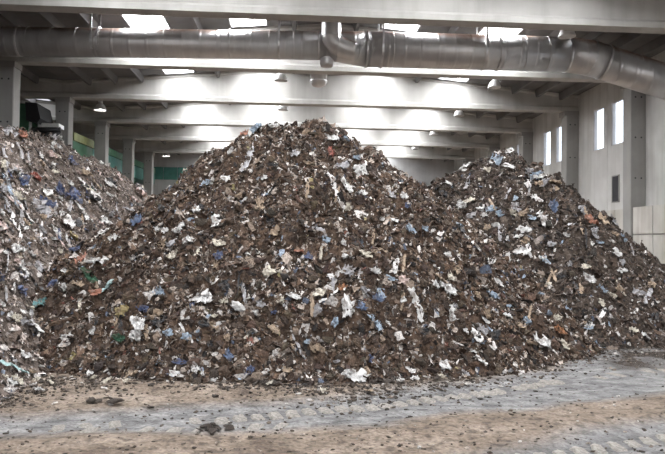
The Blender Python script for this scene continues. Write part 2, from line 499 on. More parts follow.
# concrete push wall along the right wall, from blocks
def push_wall():
    e = empty('push_wall', (XR, 0, 0))
    top = at_y(650, 207, Y0+BAY-.5)[2]
    MB().box(.1, .6, Y0+.35-BAY, Y0+BAY-.35, 0, top-.06).build('core', M['column'], e)
    rows = 3; h = top/rows
    ys = np.arange(Y0+.35-BAY, Y0+BAY-.35+.01, 1.41)
    for a, b in zip(ys[:-1], ys[1:]):
        for r in range(rows):
            MB().box(0.05+.01*rng.random(), .62, a+.025, b-.025, r*h+.025, (r+1)*h-.025).build('block', M['push'], e)
    tag(e, 'low stained concrete push wall of large blocks below the window wall', 'wall')
    ys = (Y0+BAY+.35, Y0+2*BAY-.35)
    e2 = empty('push_wall', (XR, 0, 0))
    for k in range(4):
        a = ys[0]+(ys[1]-ys[0])*k/4; b = ys[0]+(ys[1]-ys[0])*(k+1)/4
        for r in range(rows):
            MB().box(.35+.01*rng.random(), .62, a+.012, b-.012, r*h+.012, (r+1)*h-.012).build('block', M['push'], e2)
    tag(e2, 'low concrete block wall between the first two window wall columns behind the duct', 'wall')
push_wall()

# ------------------------------------------------------------------ ventilation duct
DY = Y0+.5*BAY
def dp(px, py): return at_y(px, py, DY)
def duct():
    e = empty('ventilation_duct', (0, DY, 0))
    def rel(p): return np.array(p)-np.array([0, DY, 0])
    pxm = 650/DY
    ra, rb = 14.0/pxm, 17.6/pxm
    L = rel(dp(-80, 40.5)); A1 = rel(dp(327, 45.8)); A2 = rel(dp(366, 49.3)); E1 = rel(dp(566, 54.6))
    MB().sweep([L, A1], [ra, ra], 40).build('pipe', M['duct'], e, True)
    MB().sweep([A1, A2], [ra, rb], 40).build('reducer', M['duct'], e, True)
    MB().sweep([A2, E1], [rb, rb], 40).build('pipe', M['duct'], e, True)
    # shallow two-segment elbow dipping towards the side wall
    E2 = rel(dp(590, 58)); E3 = rel(dp(604, 62.5)); E4 = rel(dp(702, 93)); E4 = E4+np.array([0, -.0, 0])
    MB().sweep([E1, E2, E3], [rb, rb*1.02, rb], 40).build('elbow', M['duct'], e, True)
    MB().sweep([E3, E4], [rb, rb], 40).build('pipe', M['duct'], e, True)
    def ring(p, d, r, mat='duct', wdt=.03, name='flange', k=1.045):
        d = np.array(d, float); d /= np.linalg.norm(d)
        MB().sweep([p-d*wdt, p+d*wdt], [r*k, r*k], 40).build(name, M[mat], e, False)
    ax = E1-A2
    for px, py, r, mt in ((100, 42, ra, 'steel'), (327, 45.8, ra, 'duct'), (366, 49.3, rb, 'duct'), (497, 52.8, rb, 'duct'), (566, 54.6, rb, 'steel'), (20, 41.4, ra, 'duct'), (230, 44, ra, 'duct')):
        ring(rel(dp(px, py)), ax, r, mt)
    ring(E2, E3-E1, rb, 'steel'); ring(E3, E4-E3, rb, 'duct')
    for q in (.3, .62): ring(E3+(E4-E3)*q, E4-E3, rb, 'duct', .012, 'seam', 1.012)
    for k in range(26):
        px = 6+k*24.0
        if px > 322: continue
        ring(rel(dp(px, 41+px*.0148)), ax, ra, 'duct', .01, 'seam', 1.012)
    for px in (392, 417, 442, 467, 522, 545):
        ring(rel(dp(px, 49.3+(px-366)*.0265)), ax, rb, 'duct', .01, 'seam', 1.012)
    # hanger straps: ring half and rods to the roof
    for px, py, r in ((95, 41.9, ra), (279, 44.7, ra), (381, 49.7, rb), (482, 52.4, rb)):
        c = rel(dp(px, py))
        h = MB(); q = np.linspace(-math.pi, 0, 18)
        for a, b in zip(q[:-1], q[1:]):
            rr = r*1.03; r2 = r*1.045; x0, x1 = c[0]-.035, c[0]+.035
            pts = []
            for x in (x0, x1):
                for (ang, rad) in ((a, rr), (b, rr), (b, r2), (a, r2)):
                    pts.append((x, c[1]+rad*math.cos(ang), c[2]+rad*math.sin(ang)))
            h.add(pts, [(0, 1, 2, 3), (7, 6, 5, 4), (0, 4, 5, 1), (3, 2, 6, 7), (1, 5, 6, 2), (0, 3, 7, 4)])
        zt = roof_z(c[0])
        ho = h.build('hanger_strap', M['steel'], e)
        for s in (-1, 1):
            MB().box(c[0]-.03, c[0]+.03, c[1]+s*r*1.04-.012, c[1]+s*r*1.04+.012, c[2], zt).build('rod', M['steel'], ho)
    # branch pipe dropping from the roof in front of the duct and elbowing into it
    rbr = 9.6/pxm
    off = np.array([0, -ra*1.02, 0])
    top = rel(at_y(331.5, 0, DY-ra))
    top = np.array([top[0], off[1], roof_z(top[0])])
    b1 = rel(at_y(331.5, 36, DY-ra)); b1[1] = off[1]
    end = rel(at_y(358, 49, DY-ra)); end[1] = off[1]+ra*.45
    pts = [top, b1]
    c1 = np.array([b1[0], off[1], end[2]])
    for t in np.linspace(.12, 1, 9):
        pts.append((1-t)**2*b1+2*t*(1-t)*c1+t*t*end)
    MB().sweep(pts, [rbr]*len(pts), 28).build('branch_pipe', M['duct'], e, True)
    for p in (top+(b1-top)*.35, top+(b1-top)*.68, b1):
        MB().sweep([p-np.array([0, 0, .02]), p+np.array([0, 0, .02])], [rbr*1.06]*2, 28).build('collar', M['steel'], e)
    p = A1+np.array([0, 0, -ra*.9])
    MB().lathe([(0, -.32), (.2, -.30), (.24, -.2), (.24, .1)], 20, p).build('drain_cup', M['duct'], e, True)
    return tag(e, 'large galvanised ventilation duct running under the roof across the hall', 'duct')
duct()
# short vent pipe behind second girder
p = at_y(318.5, 86, Y0+1.45*BAY)
v = empty('vent_pipe', p)
rr = 8.6*p[1]/650; zt = roof_z(p[0])-p[2]
MB().sweep([(0, 0, .18), (0, 0, zt)], [rr, rr], 24).build('pipe', M['duct'], v, True)
MB().lathe([(0, -.06), (rr*.6, -.02), (rr*.85, .05), (rr, .18)], 24).build('rounded_end', M['duct'], v, True)
for z in (.2, .55): MB().sweep([(0, 0, z-.02), (0, 0, z+.02)], [rr*1.07]*2, 24).build('collar', M['steel'], v)
tag(v, 'short galvanised vent pipe hanging from the roof behind the duct', 'pipe')

# ------------------------------------------------------------------ pendant lamps
def lamp(px, py, Y, label, lit, group=None, s=1.0):
    p = at_y(px, py, Y); e = empty('pendant_lamp', p)
    z = roof_z(p[0])-p[2]
    MB().lathe([(.28*s, -.16*s), (.27*s, -.1*s), (.2*s, .08*s), (.1*s, .17*s), (.09*s, .19*s), (.19*s, .075*s), (.255*s, -.1*s), (.265*s, -.16*s), (.28*s, -.16*s)], 20).build('shade', M['white'], e, True)
    MB().lathe([(0, .36*s), (.08*s, .36*s), (.1*s, .3*s), (.1*s, .18*s), (0, .17*s)], 14).build('ballast_housing', M['frame'], e, True)
    MB().lathe([(0, -.13*s), (.05*s, -.11*s), (.07*s, -.04*s), (.05*s, .05*s), (.03*s, .14*s), (0, .15*s)], 12).build('bulb', M['bulb'] if lit else M['white'], e, True)
    MB().sweep([(0, 0, .34*s), (0, 0, max(z, .5))], [.012, .012], 6).build('suspension_rod', M['steel'], e)
    tag(e, label, 'lamp', group)
bayY = lambda k: Y0+(k+.5)*BAY
lamp(567, 32, bayY(0)-1.2, 'white pendant lamp peeking over the duct just before its elbow', False)
lamp(494.5, 84, bayY(1), 'white bell lamp hanging in the first bay behind the duct towards the window wall', False)
lamp(281, 77, bayY(1), 'bell lamp hanging in the first bay behind the duct near the vent pipe', False)
lamp(459, 113, bayY(2), 'small white bell lamp in the second bay behind the duct towards the window wall', False)
lamp(283, 107, bayY(2), 'small bell lamp in the second bay behind the duct above the central heap', False)
lamp(434, 132.5, bayY(3), 'tiny white bell lamp in the third bay behind the duct above the right heap', False)
lamp(415.5, 147, bayY(4), 'tiny white bell lamp in the fourth bay behind the duct above the right heap', False)
lamp(100.5, 107, bayY(2), 'lit lamp glowing beside the left columns in the second bay behind the duct', True, s=1.1)
lamp(166, 154, bayY(5), 'lit lamp glowing before the end wall beyond the pale heap', True, s=1.2)

# ------------------------------------------------------------------ things of the left side aisle and end wall
a = at_y(154, 167, YB); b = at_y(187, 180, YB)
e = empty('teal_panel_band', ((a[0]+b[0])/2, YB-.02, b[2]))
n_ = 5; wdt = (b[0]-a[0]+3)/n_
for k in range(n_):
    x0 = a[0]-1.5-e.location.x+k*wdt
    MB().box(x0+.02, x0+wdt-.02, -.08, 0, 0, a[2]-b[2]).build('sheet', M['teal'], e)
tag(e, 'dark teal sheet band high on the end wall', 'panel')

def conveyor():
    """inclined green conveyor gallery running behind the left columns"""
    X0 = XL-COL-.9
    e = empty('conveyor_gallery', (X0, 0, 0))
    s = at_x(70, 135, X0); t = at_x(152, 170, X0)
    y0, y1 = s[1]-1, min(t[1], YB-.4); z0, z1 = s[2], t[2]
    n = 6
    for k in range(n):
        ya = y0+(y1-y0)*k/n; yb = y0+(y1-y0)*(k+1)/n; za = z0+(z1-z0)*k/n; zb = z0+(z1-z0)*(k+1)/n
        MB().hexa([(-.5, ya+.02, za-1.3), (.5, ya+.02, za-1.3), (.5, yb-.02, zb-1.3), (-.5, yb-.02, zb-1.3),
                   (-.5, ya+.02, za-.45), (.5, ya+.02, za-.45), (.5, yb-.02, zb-.45), (-.5, yb-.02, zb-.45)]).build('side_sheet', M['teal' if k > 0 else 'green'], e)
        MB().hexa([(-.55, ya, za-.42), (.55, ya, za-.42), (.55, yb, zb-.42), (-.55, yb, zb-.42),
                   (-.55, ya, za), (.55, ya, za), (.55, yb, zb), (-.55, yb, zb)]).build('cover', M['lime' if k == 0 else 'green'], e)
        MB().box(-.4, -.25, ya+.3, ya+.45, 0, za-1.3).build('support_leg', M['green'], e)
        MB().box(.25, .4, ya+.3, ya+.45, 0, za-1.3).build('support_leg', M['green'], e)
    tag(e, 'green and teal conveyor gallery on legs behind the left column row', 'conveyor')
conveyor()
def machine():
    Yq = 29.0
    def q(px, py): return at_y(px, py, Yq)
    o = q(40, 150); e = empty('sorting_machine', (o[0], Yq, 0))
    def bx(name, x0, y0, x1, y1, d0, d1, mat):
        a = q(x0, y0); b = q(x1, y1)
        MB().box(a[0]-o[0], b[0]-o[0], d0, d1, b[2], a[2]).build(name, M[mat], e)
    bx('green_casing', 10, 103, 28, 133, 0, 1.6, 'green')
    a = [q(27, 103), q(38.5, 104), q(42, 119), q(39, 124), q(28, 121)]
    v = [(p[0]-o[0], -.2, p[2]) for p in a]+[(p[0]-o[0], 1.4, p[2]) for p in a]
    MB().add(v, [(4, 3, 2, 1, 0), (5, 6, 7, 8, 9)]+[(i, (i+1) % 5, 5+(i+1) % 5, 5+i) for i in range(5)]).build('rubber_hood', M['black'], e)
    bx('pale_cover', 36, 122, 57, 126.5, .2, .9, 'palecover')
    z = q(40, 129)
    for py, r in ((129, 2.6), (134, 2.8), (140, 3.2)):
        a = q(28, py); b = q(58, py); rr = r*Yq/650*1.15
        MB().sweep([(a[0]-o[0], .3, a[2]), (b[0]-o[0], .3, b[2])], [rr, rr], 16).build('roller', M['black'], e, True)
    bx('post', 27, 121, 29, 150, .1, .25, 'palecover')
    g = q(20, 133)
    MB().box(q(11, 133)[0]-o[0], q(13, 133)[0]-o[0], .2, .4, 0, g[2]).build('leg', M['green'], e)
    MB().box(q(50, 133)[0]-o[0], q(52, 133)[0]-o[0], .2, .4, 0, q(50, 143)[2]).build('leg', M['green'], e)
    tag(e, 'green and black sorting machine head between the first two left columns', 'machine')
machine()
# haze-free pale container beyond heap
# ------------------------------------------------------------------ waste heaps
def heap_profile(t, t0, toe):
    """1 at centre, 0 at t=1; plateau until t0, straight repose slope, flatter toe"""
    a = np.clip((t-t0)/(1-t0), 0, None)
    h = 1-a
    h = np.where(h < toe, toe*np.clip(h/toe, 0, 1)**1.25, h)
    k = .05
    h = h-k*np.exp(-((t-t0)/.12)**2)
    return np.where(t >= 1, 0, np.clip(h, 0, None))
ap_c = at_y(300, 119, 13.5); ap_r = at_y(495, 150, 16.4)
def cone(x, y, cx, cy, hgt, R, t0, seed, toe=.12, sx=1.0):
    dx, dy = np.where(x > cx, (x-cx)/sx, x-cx), y-cy
    th = np.arctan2(dy, dx)
    Rv = R*(1+.10*(N1.fbm(np.cos(th)*1.6+seed, np.sin(th)*1.6+seed, 3)-.5)*2)
    t = np.hypot(dx, dy)/Rv
    if sx != 1: t0 = t0+.10*np.clip(np.cos(th), 0, 1)
    return hgt*heap_profile(t, t0, toe)
def rough(x, y, seed, amp=1.0):
    b = np.abs(N2.fbm(x*1.1+seed, y*1.1, 3)-.5)*2
    c = 1-np.abs(N3.fbm(x*2.9+seed, y*2.9, 3)-.5)*2
    d = N1(x*9+seed, y*9); e = N2(x*19, y*19+seed)
    return amp*(.5*(b-.3)+.44*(c-.75)+.10*(d-.5)+.055*(e-.5))
def H_center(x, y):
    b = cone(x, y, ap_c[0], ap_c[1], ap_c[2]-.05, 6.0, .14, 3.1)
    s = np.clip(b/.45, 0, 1)
    return b+rough(x, y, 0.0)*s-.06
def H_right(x, y):
    b = cone(x, y, ap_r[0], ap_r[1], ap_r[2], 6.0, .07, 8.7, sx=.74)
    s = np.clip(b/.45, 0, 1)
    return b+rough(x, y, 41.0)*s-.06
LC, LHW, LH = -7.6, 4.75, 4.75
def H_left(x, y):
    cx = LC+.35*np.sin(y*.33+.6)
    t = np.abs(x-cx)/(LHW*(1+.10*(N1.fbm(y*.35+3, x*0+5, 3)-.5)*2))
    end = np.clip((y-2.0)/4.0, 0, 1)*np.clip((37-y)/6, 0, 1)
    b = LH*heap_profile(t, .05, .12)*(.55+.45*end)*(end > 0)*np.minimum(1, end*3)
    s = np.clip(b/.45, 0, 1)
    return b+rough(x, y, 77.0)*s-.06
HEAPS = {'center': (H_center, (-7.2, 7.6, 6.4, 20.4), .05), 'right': (H_right, (-1.6, 11.9, 9.6, 23.4), .055), 'left': (H_left, (-12.6, -2.2, 2.2, 37), .075)}
def H_exact(x, y):
    return np.maximum(np.maximum(H_center(x, y), H_right(x, y)), np.maximum(H_left(x, y), floor_z(x, y)))
TX, TY, TS = -14.0, 1.5, .045
_tx, _ty = np.meshgrid(np.arange(TX, 13.0, TS), np.arange(TY, 41.0, TS))
TAB = H_exact(_tx, _ty)
def H_all(x, y):
    fx = np.clip((np.asarray(x, float)-TX)/TS, 0, TAB.shape[1]-1.001); fy = np.clip((np.asarray(y, float)-TY)/TS, 0, TAB.shape[0]-1.001)
    i = fx.astype(int); j = fy.astype(int); fx = fx-i; fy = fy-j
    return (TAB[j, i]*(1-fx)+TAB[j, i+1]*fx)*(1-fy)+(TAB[j+1, i]*(1-fx)+TAB[j+1, i+1]*fx)*fy
def which(x, y):
    hs = np.stack([H_center(x, y), H_right(x, y), H_left(x, y)]); return hs.argmax(0), hs.max(0)
def hit(px, py, lo=3.0, hi=40):
    d = ray(px, py); d = d/d[1]
    Yq = np.arange(lo, hi, .03); P = CAM+d*Yq[:, None]
    h = H_all(P[:, 0], P[:, 1]); k = np.nonzero(h >= P[:, 2])[0]
    i = k[0] if len(k) else -1
    return np.array([P[i, 0], P[i, 1], h[i]])
def normal(x, y, e=.12):
    x = np.atleast_1d(x).astype(float); y = np.atleast_1d(y).astype(float)
    n = np.stack([-(H_all(x+e, y)-H_all(x-e, y))/(2*e), -(H_all(x, y+e)-H_all(x, y-e))/(2*e), np.ones_like(x)], -1)
    return n/np.linalg.norm(n, axis=1, keepdims=True)

def soil(name, stops, pale):
    mt, n, b = nt(name)
    a = noise_node(n, 5, 10); r = ramp(n, a.outputs['Fac'], stops)
    p = noise_node(n, 11, 8); pr = ramp(n, p.outputs['Fac'], [(.60, (0, 0, 0)), (.66, (.7, .7, .7))])
    col = mix(n, pr.outputs[0], r.outputs[0], pale)
    n.links.new(col, b.inputs['Base Color']); b.inputs['Roughness'].default_value = .95
    bump(n, b, noise_node(n, 16, 8).outputs['Fac'], .9, .08)
    return mt
M['soil_center'] = soil('brown_compost', [(.3, (.02, .012, .008)), (.5, (.065, .040, .026)), (.72, (.155, .10, .068))], (.22, .18, .15))
M['soil_right'] = soil('dark_compost', [(.3, (.022, .016, .012)), (.5, (.058, .042, .032)), (.72, (.12, .09, .07))], (.2, .17, .15))
M['soil_left'] = soil('pale_mixed_waste', [(.3, (.045, .034, .027)), (.5, (.12, .092, .076)), (.72, (.22, .178, .153))], (.34, .31, .3))
def chip_mat(rough_=.8):
    mt, n, b = nt('shred_colours')
    a = n.nodes.new('ShaderNodeAttribute'); a.attribute_name = 'tint'
    t = noise_node(n, 38, 6); r = ramp(n, t.outputs['Fac'], [(.32, (.45, .45, .45)), (.68, (1.3, 1.3, 1.3))])
    n.links.new(mix(n, 1.0, a.outputs['Color'], r.outputs[0], 'MULTIPLY'), b.inputs['Base Color'])
    b.inputs['Roughness'].default_value = rough_
    bump(n, b, noise_node(n, 45, 5).outputs['Fac'], .8, .03)
    return mt
M['chips'] = chip_mat()

# crumpled templates for the countless small shreds (4x3 points)
def crumple(n, m_, seed, amp):
    g = np.random.default_rng(seed)
    u, v = np.meshgrid(np.linspace(-.5, .5, n), np.linspace(-.5, .5, m_))
    z = np.zeros_like(u)
    for k in range(5):
        an = g.random()*math.pi; f = 1.2+2.6*g.random(); ph = g.random()*6
        s = (u*math.cos(an)+v*math.sin(an))*f+ph
        z += amp*(np.abs((s % 1)-.5)*2-.5)*(1.0-.13*k)*(1 if k % 2 else -1)
    x = u*(1-.25*np.abs(v)*g.random())+g.normal(0, .05, u.shape); y = v*(1-.3*np.abs(u)*g.random())+g.normal(0, .05, u.shape)
    x += .25*z*g.normal(); y += .25*z*g.normal()
    P = np.stack([x, y, z], -1).reshape(-1, 3)
    i = np.arange(n*m_).reshape(m_, n)
    Q = np.stack([i[:-1, :-1], i[:-1, 1:], i[1:, 1:], i[1:, :-1]], -1).reshape(-1, 4)
    return P, Q
TEMPL = [crumple(4, 3, 100+k, .34) for k in range(40)]
PAL = {
 'center': [(.31, (.088, .051, .032)), (.21, (.165, .103, .067)), (.14, (.23, .172, .13)), (.13, (.37, .31, .265)), (.115, (.60, .56, .53)), (.014, (.12, .14, .19)), (.010, (.28, .33, .40)), (.008, (.26, .10, .07)), (.004, (.32, .27, .13)), (.08, (.018, .013, .011))],
 'right':  [(.36, (.072, .044, .030)), (.22, (.13, .084, .058)), (.14, (.19, .148, .118)), (.115, (.33, .285, .255)), (.075, (.57, .54, .52)), (.012, (.10, .12, .17)), (.006, (.23, .29, .37)), (.005, (.26, .11, .08)), (.05, (.022, .018, .016))],
 'left':   [(.24, (.105, .072, .053)), (.24, (.185, .138, .11)), (.19, (.295, .235, .20)), (.15, (.44, .375, .34)), (.13, (.66, .61, .58)), (.02, (.12, .13, .18)), (.012, (.28, .32, .39)), (.008, (.34, .15, .10)), (.005, (.10, .2, .18)), (.05, (.026, .022, .02))],
}
def rot_from_normal(nrm, ang, tilt, tdir):
    """rows: tangent, bitangent, normal for each shred"""
    up = np.where(np.abs(nrm[:, 2:3]) < .95, np.array([[0, 0, 1.0]]), np.array([[1.0, 0, 0]]))
    a = np.cross(up, nrm); a /= np.linalg.norm(a, axis=1, keepdims=True); b = np.cross(nrm, a)
    n2 = nrm*np.cos(tilt)[:, None]+(a*np.cos(tdir)[:, None]+b*np.sin(tdir)[:, None])*np.sin(tilt)[:, None]
    a = np.cross(b, n2); a /= np.linalg.norm(a, axis=1, keepdims=True); b = np.cross(n2, a)
    t = a*np.cos(ang)[:, None]+b*np.sin(ang)[:, None]
    return np.stack([t, np.cross(n2, t), n2], 1)
def shreds(key, count, lmin, lmax, seed):
    fn, (x0, x1, y0, y1), _ = HEAPS[key]
    g = np.random.default_rng(seed)
    x = g.uniform(x0, x1, count*6); y = g.uniform(y0, y1, count*6)
    h = fn(x, y); wi, hm = which(x, y)
    k = {'center': 0, 'right': 1, 'left': 2}[key]
    nr = normal(x, y, .25)
    # denser on faces turned towards the open front, with a few everywhere
    facing = -(nr[:, 0]*x+nr[:, 1]*y)/np.hypot(x, y)+nr[:, 2]*.25
    dist = np.hypot(x, y)
    prob = np.clip(.12+facing*1.6, .05, 1)*np.clip(12/dist, .25, 1.2)
    ok = (wi == k) & (h > -.04) & (g.random(len(x)) < prob)
    i = np.nonzero(ok)[0][:count]
    x, y, h = x[i], y[i], h[i]; c = len(i); nr = normal(x, y, .12)
    L = lmin+(lmax-lmin)*g.random(c)**2.6; asp = .18+.62*g.random(c)**1.4
    p = np.array([q[0] for q in PAL[key]]); p /= p.sum(); ci = g.choice(len(p), c, p=p)
    cols = np.array([q[1] for q in PAL[key]])[ci]*(.7+.6*g.random((c, 1)))
    clump = N3.fbm(x*1.1+5, y*1.1, 3)
    cols = cols*(.72+.6*clump)[:, None]*np.where(cols.mean(1) < .2, {'center': .80, 'right': .74, 'left': .86}[key], 1.0)[:, None]
    light = cols.mean(1) > .25; L = np.where(light, L*1.05, L)
    ang = np.where(g.random(c) < (.75 if key == 'left' else .4), 1.57+g.normal(0, .4, c), g.random(c)*6.3)
    R = rot_from_normal(nr, ang, np.abs(g.normal(0, .62, c)), g.random(c)*6.3)
    T = np.stack([t[0] for t in TEMPL])[g.integers(0, len(TEMPL), c)]
    sc = np.stack([L, L*asp, L*(.5+.6*g.random(c))], -1)
    V = np.einsum('nki,nij->nkj', T*sc[:, None, :], R)+np.stack([x, y, h+.01+.02*g.random(c)], -1)[:, None, :]
    npt = T.shape[1]
    Q = TEMPL[0][1][None]+(np.arange(c)*npt)[:, None, None]
    me = np_mesh('loose_shreds', V.reshape(-1, 3), Q.reshape(-1, 4), True)
    a = me.color_attributes.new('tint', 'FLOAT_COLOR', 'POINT')
    a.data.foreach_set('color', np.concatenate([np.repeat(np.clip(cols, 0, .95), npt, 0), np.ones((c*npt, 1))], 1).astype(np.float32).ravel())
    return me
def lump(seed):
    g = np.random.default_rng(seed); t = (1+5**.5)/2
    v = np.array([(-1,t,0),(1,t,0),(-1,-t,0),(1,-t,0),(0,-1,t),(0,1,t),(0,-1,-t),(0,1,-t),(t,0,-1),(t,0,1),(-t,0,-1),(-t,0,1)], float)/1.9
    f = np.array([(0,11,5),(0,5,1),(0,1,7),(0,7,10),(0,10,11),(1,5,9),(5,11,4),(11,10,2),(10,7,6),(7,1,8),(3,9,4),(3,4,2),(3,2,6),(3,6,8),(3,8,9),(4,9,5),(2,4,11),(6,2,10),(8,6,7),(9,8,1)])
    return v*(.35+1.0*g.random((12, 1)))*.55, f
LUMPS = [lump(300+k) for k in range(24)]
def clods(key, count, seed):
    fn, (x0, x1, y0, y1), _ = HEAPS[key]
    g = np.random.default_rng(seed)
    x = g.uniform(x0, x1, count*7); y = g.uniform(y0, y1, count*7)
    wi, hm = which(x, y); nr = normal(x, y, .25)
    facing = -(nr[:, 0]*x+nr[:, 1]*y)/np.hypot(x, y)+nr[:, 2]*.25
    prob = np.clip(.1+facing*1.6, .04, 1)*np.clip(11/np.hypot(x, y), .2, 1.2)
    i = np.nonzero((wi == {'center': 0, 'right': 1, 'left': 2}[key]) & (hm > -.04) & (g.random(len(x)) < prob))[0][:count]
    x, y, h = x[i], y[i], hm[i]; c = len(i); nr = normal(x, y, .12)
    L = .03+.12*g.random(c)**3
    base = {'center': (.075, .047, .031), 'right': (.058, .040, .029), 'left': (.13, .097, .077)}[key]
    cols = np.array(base)*(.3+1.0*g.random((c, 1)))*(1+.05*g.normal(size=(c, 3)))
    R = rot_from_normal(nr, g.random(c)*6.3, np.abs(g.normal(0, .3, c)), g.random(c)*6.3)
    T = np.stack([t[0] for t in LUMPS])[g.integers(0, len(LUMPS), c)]
    sc = np.stack([L*1.3, L*(.5+.5*g.random(c)), L*(.4+.4*g.random(c))], -1)
    V = np.einsum('nki,nij->nkj', T*sc[:, None, :], R)+np.stack([x, y, h+.1*L], -1)[:, None, :]
    Q = LUMPS[0][1][None]+(np.arange(c)*12)[:, None, None]
    me = np_mesh('clods', V.reshape(-1, 3), Q.reshape(-1, 3), False)
    a = me.color_attributes.new('tint', 'FLOAT_COLOR', 'POINT')
    a.data.foreach_set('color', np.concatenate([np.repeat(np.clip(cols, .004, .9), 12, 0), np.ones((c*12, 1))], 1).astype(np.float32).ravel())
    return me
LABEL = {'center': 'tall brown conical heap of shredded waste and compost in the middle of the hall',
         'right': 'dark brown heap of shredded waste below the window wall',
         'left': 'long pale grey windrow of mixed paper and plastic waste along the left columns'}
COUNT = {'center': (36000, 6500, 14000), 'right': (21000, 3600, 8000), 'left': (32000, 7500, 5000)}
for key, (fn, (x0, x1, y0, y1), step) in HEAPS.items():
    xs_, ys_ = np.arange(x0, x1, step), np.arange(y0, y1, step)
    X_, Y_ = np.meshgrid(xs_, ys_); Z_ = fn(X_, Y_)
    ny_, nx_ = X_.shape; id_ = np.arange(ny_*nx_).reshape(ny_, nx_)
    Q_ = np.stack([id_[:-1, :-1], id_[:-1, 1:], id_[1:, 1:], id_[1:, :-1]], -1).reshape(-1, 4)
    zz = Z_.ravel()[Q_].max(1); Q_ = Q_[zz > -.045]
    used = np.unique(Q_); remap = np.full(ny_*nx_, -1); remap[used] = np.arange(len(used))
    V_ = np.stack([X_, Y_, Z_], -1).reshape(-1, 3)[used]
    e = empty('waste_heap', ((x0+x1)/2, (y0+y1)/2, 0))
    Vr = V_-np.array([e.location.x, e.location.y, 0])
    obj('mound', np_mesh('mound', Vr, remap[Q_], True), M['soil_'+key], e)
    for j, (cnt, lo, hi) in enumerate(((COUNT[key][0], .03, .11), (COUNT[key][1], .06, .22))):
        me = shreds(key, cnt, lo, hi, 11+j+len(key)*7)
        o = obj('loose_shreds', me, M['chips'], e); o.location = (-e.location.x, -e.location.y, 0)
        o['kind'] = 'stuff'
    o = obj('clods', clods(key, COUNT[key][2], 50+len(key)), M['chips'], e); o.location = (-e.location.x, -e.location.y, 0)
    o['kind'] = 'stuff'
    tag(e, LABEL[key], 'heap')

# ------------------------------------------------------------------ single pieces lying on the heaps
FILM = {'white': (.66, .645, .63), 'cream': (.58, .53, .44), 'grey': (.36, .35, .36), 'pale blue': (.30, .37, .45), 'blue': (.11, .15, .24), 'dark blue': (.07, .09, .17),
        'orange': (.36, .16, .105), 'red': (.30, .09, .065), 'yellow': (.34, .27, .13), 'green': (.045, .13, .075), 'teal': (.09, .22, .22), 'light teal': (.40, .56, .56),
        'tan': (.36, .27, .19), 'black': (.025, .025, .028), 'rusty': (.33, .15, .07), 'dark brown': (.06, .042, .032), 'pinkish': (.55, .42, .38)}
def film(name, c):
    mt, n, b = nt(name)
    a = noise_node(n, 3.5, 6); r = ramp(n, a.outputs['Fac'], [(.3, tuple(v*.72 for v in c)), (.7, tuple(min(.9, v*1.2) for v in c))])
    d = noise_node(n, 2.2, 7, 'Generated'); dr = ramp(n, d.outputs['Fac'], [(.48, (0, 0, 0)), (.66, (.75, .75, .75))])
    n.links.new(mix(n, dr.outputs[0], r.outputs[0], (.12, .085, .06)), b.inputs['Base Color'])
    b.inputs['Roughness'].default_value = .5
    bump(n, b, noise_node(n, 6, 5, 'Generated').outputs['Fac'], .7, .04)
    return mt
for k_, c_ in FILM.items():
    M['film_'+k_] = film('plastic_'+k_.replace(' ', '_'), c_)
WHERE = {0: 'the central brown heap', 1: 'the dark heap by the window wall', 2: 'the pale windrow by the left columns', 3: 'the dirt floor'}
def where_of(p):
    wi, hm = which(np.array([p[0]]), np.array([p[1]]))
    return 3 if hm[0] < .0 else int(wi[0])
def frame_at(p, ang, tilt=.15, seed=0):
    g = np.random.default_rng(seed)
    n_ = normal(p[0], p[1], .2)
    R = rot_from_normal(n_, np.array([ang]), np.array([tilt*g.random()]), np.array([g.random()*6.3]))[0]
    m_ = Matrix.Identity(4)
    for i in range(3):
        for j in range(3): m_[j][i] = R[i][j]
    m_.translation = Vector([float(v) for v in p])
    return m_
def sheet_mesh(seed, n=11, m_=8, amp=.22):
    g = np.random.default_rng(seed)
    P, Q = crumple(n, m_, seed, amp*.55)
    # ragged outline and a curl at one edge
    u = P[:, 0]; v = P[:, 1]; th = np.arctan2(v, u); r = np.hypot(u, v)
    k = 1+.18*np.sin(th*2+g.random()*6)+.14*np.sin(th*3+g.random()*6)+.10*np.sin(th*5+g.random()*6)
    box = np.maximum(np.abs(u), np.abs(v))+1e-6
    sq = r/box*.5
    P[:, 0] *= k*(.5/np.maximum(sq, .5))**.6; P[:, 1] *= k*(.5/np.maximum(sq, .5))**.6
    P[:, 2] += .22*np.maximum(0, P[:, 0]*math.cos(seed)+P[:, 1]*math.sin(seed))**2*2+.10
    P[:, 2] = np.maximum(P[:, 2], -.05)
    return np_mesh('crumpled_sheet', P, Q, True)
SHEETS = [sheet_mesh(900+k, 12, 9, .32) for k in range(16)]
RAGS = [sheet_mesh(950+k, 13, 11, .46) for k in range(8)]
def bag_mesh(seed):
    g = np.random.default_rng(seed)
    bm = bmesh.new(); bmesh.ops.create_icosphere(bm, subdivisions=3, radius=.5)
    d = [np.array(q)/np.linalg.norm(q) for q in g.normal(size=(12, 3))]
    for v in bm.verts:
        c = np.array(v.co); n_ = c/np.linalg.norm(c)
        s_ = 1.0
        for k, q in enumerate(d): s_ -= .10*abs(math.sin(3.1*float(n_@q)*(1+.25*k)+k))
        c = c*(s_+.22)
        neck = max(0, n_[0]-.72)*1.4
        c = np.array([c[0]+neck*.55, c[1]*(1-neck*1.6), c[2]*(1-neck*1.6)])
        c[2] = max(c[2], -.26)
        v.co = c
    me_ = bpy.data.meshes.new('bag_body'); bm.to_mesh(me_); bm.free()
    me_.polygons.foreach_set('use_smooth', [True]*len(me_.polygons))
    return me_
BAGS = [bag_mesh(k) for k in range(5)]
KNOT = MB().lathe([(.02, -.02), (.06, .0), (.05, .05), (.10, .13), (.13, .20), (.09, .19), (.03, .1)], 9).mesh('knot', True)
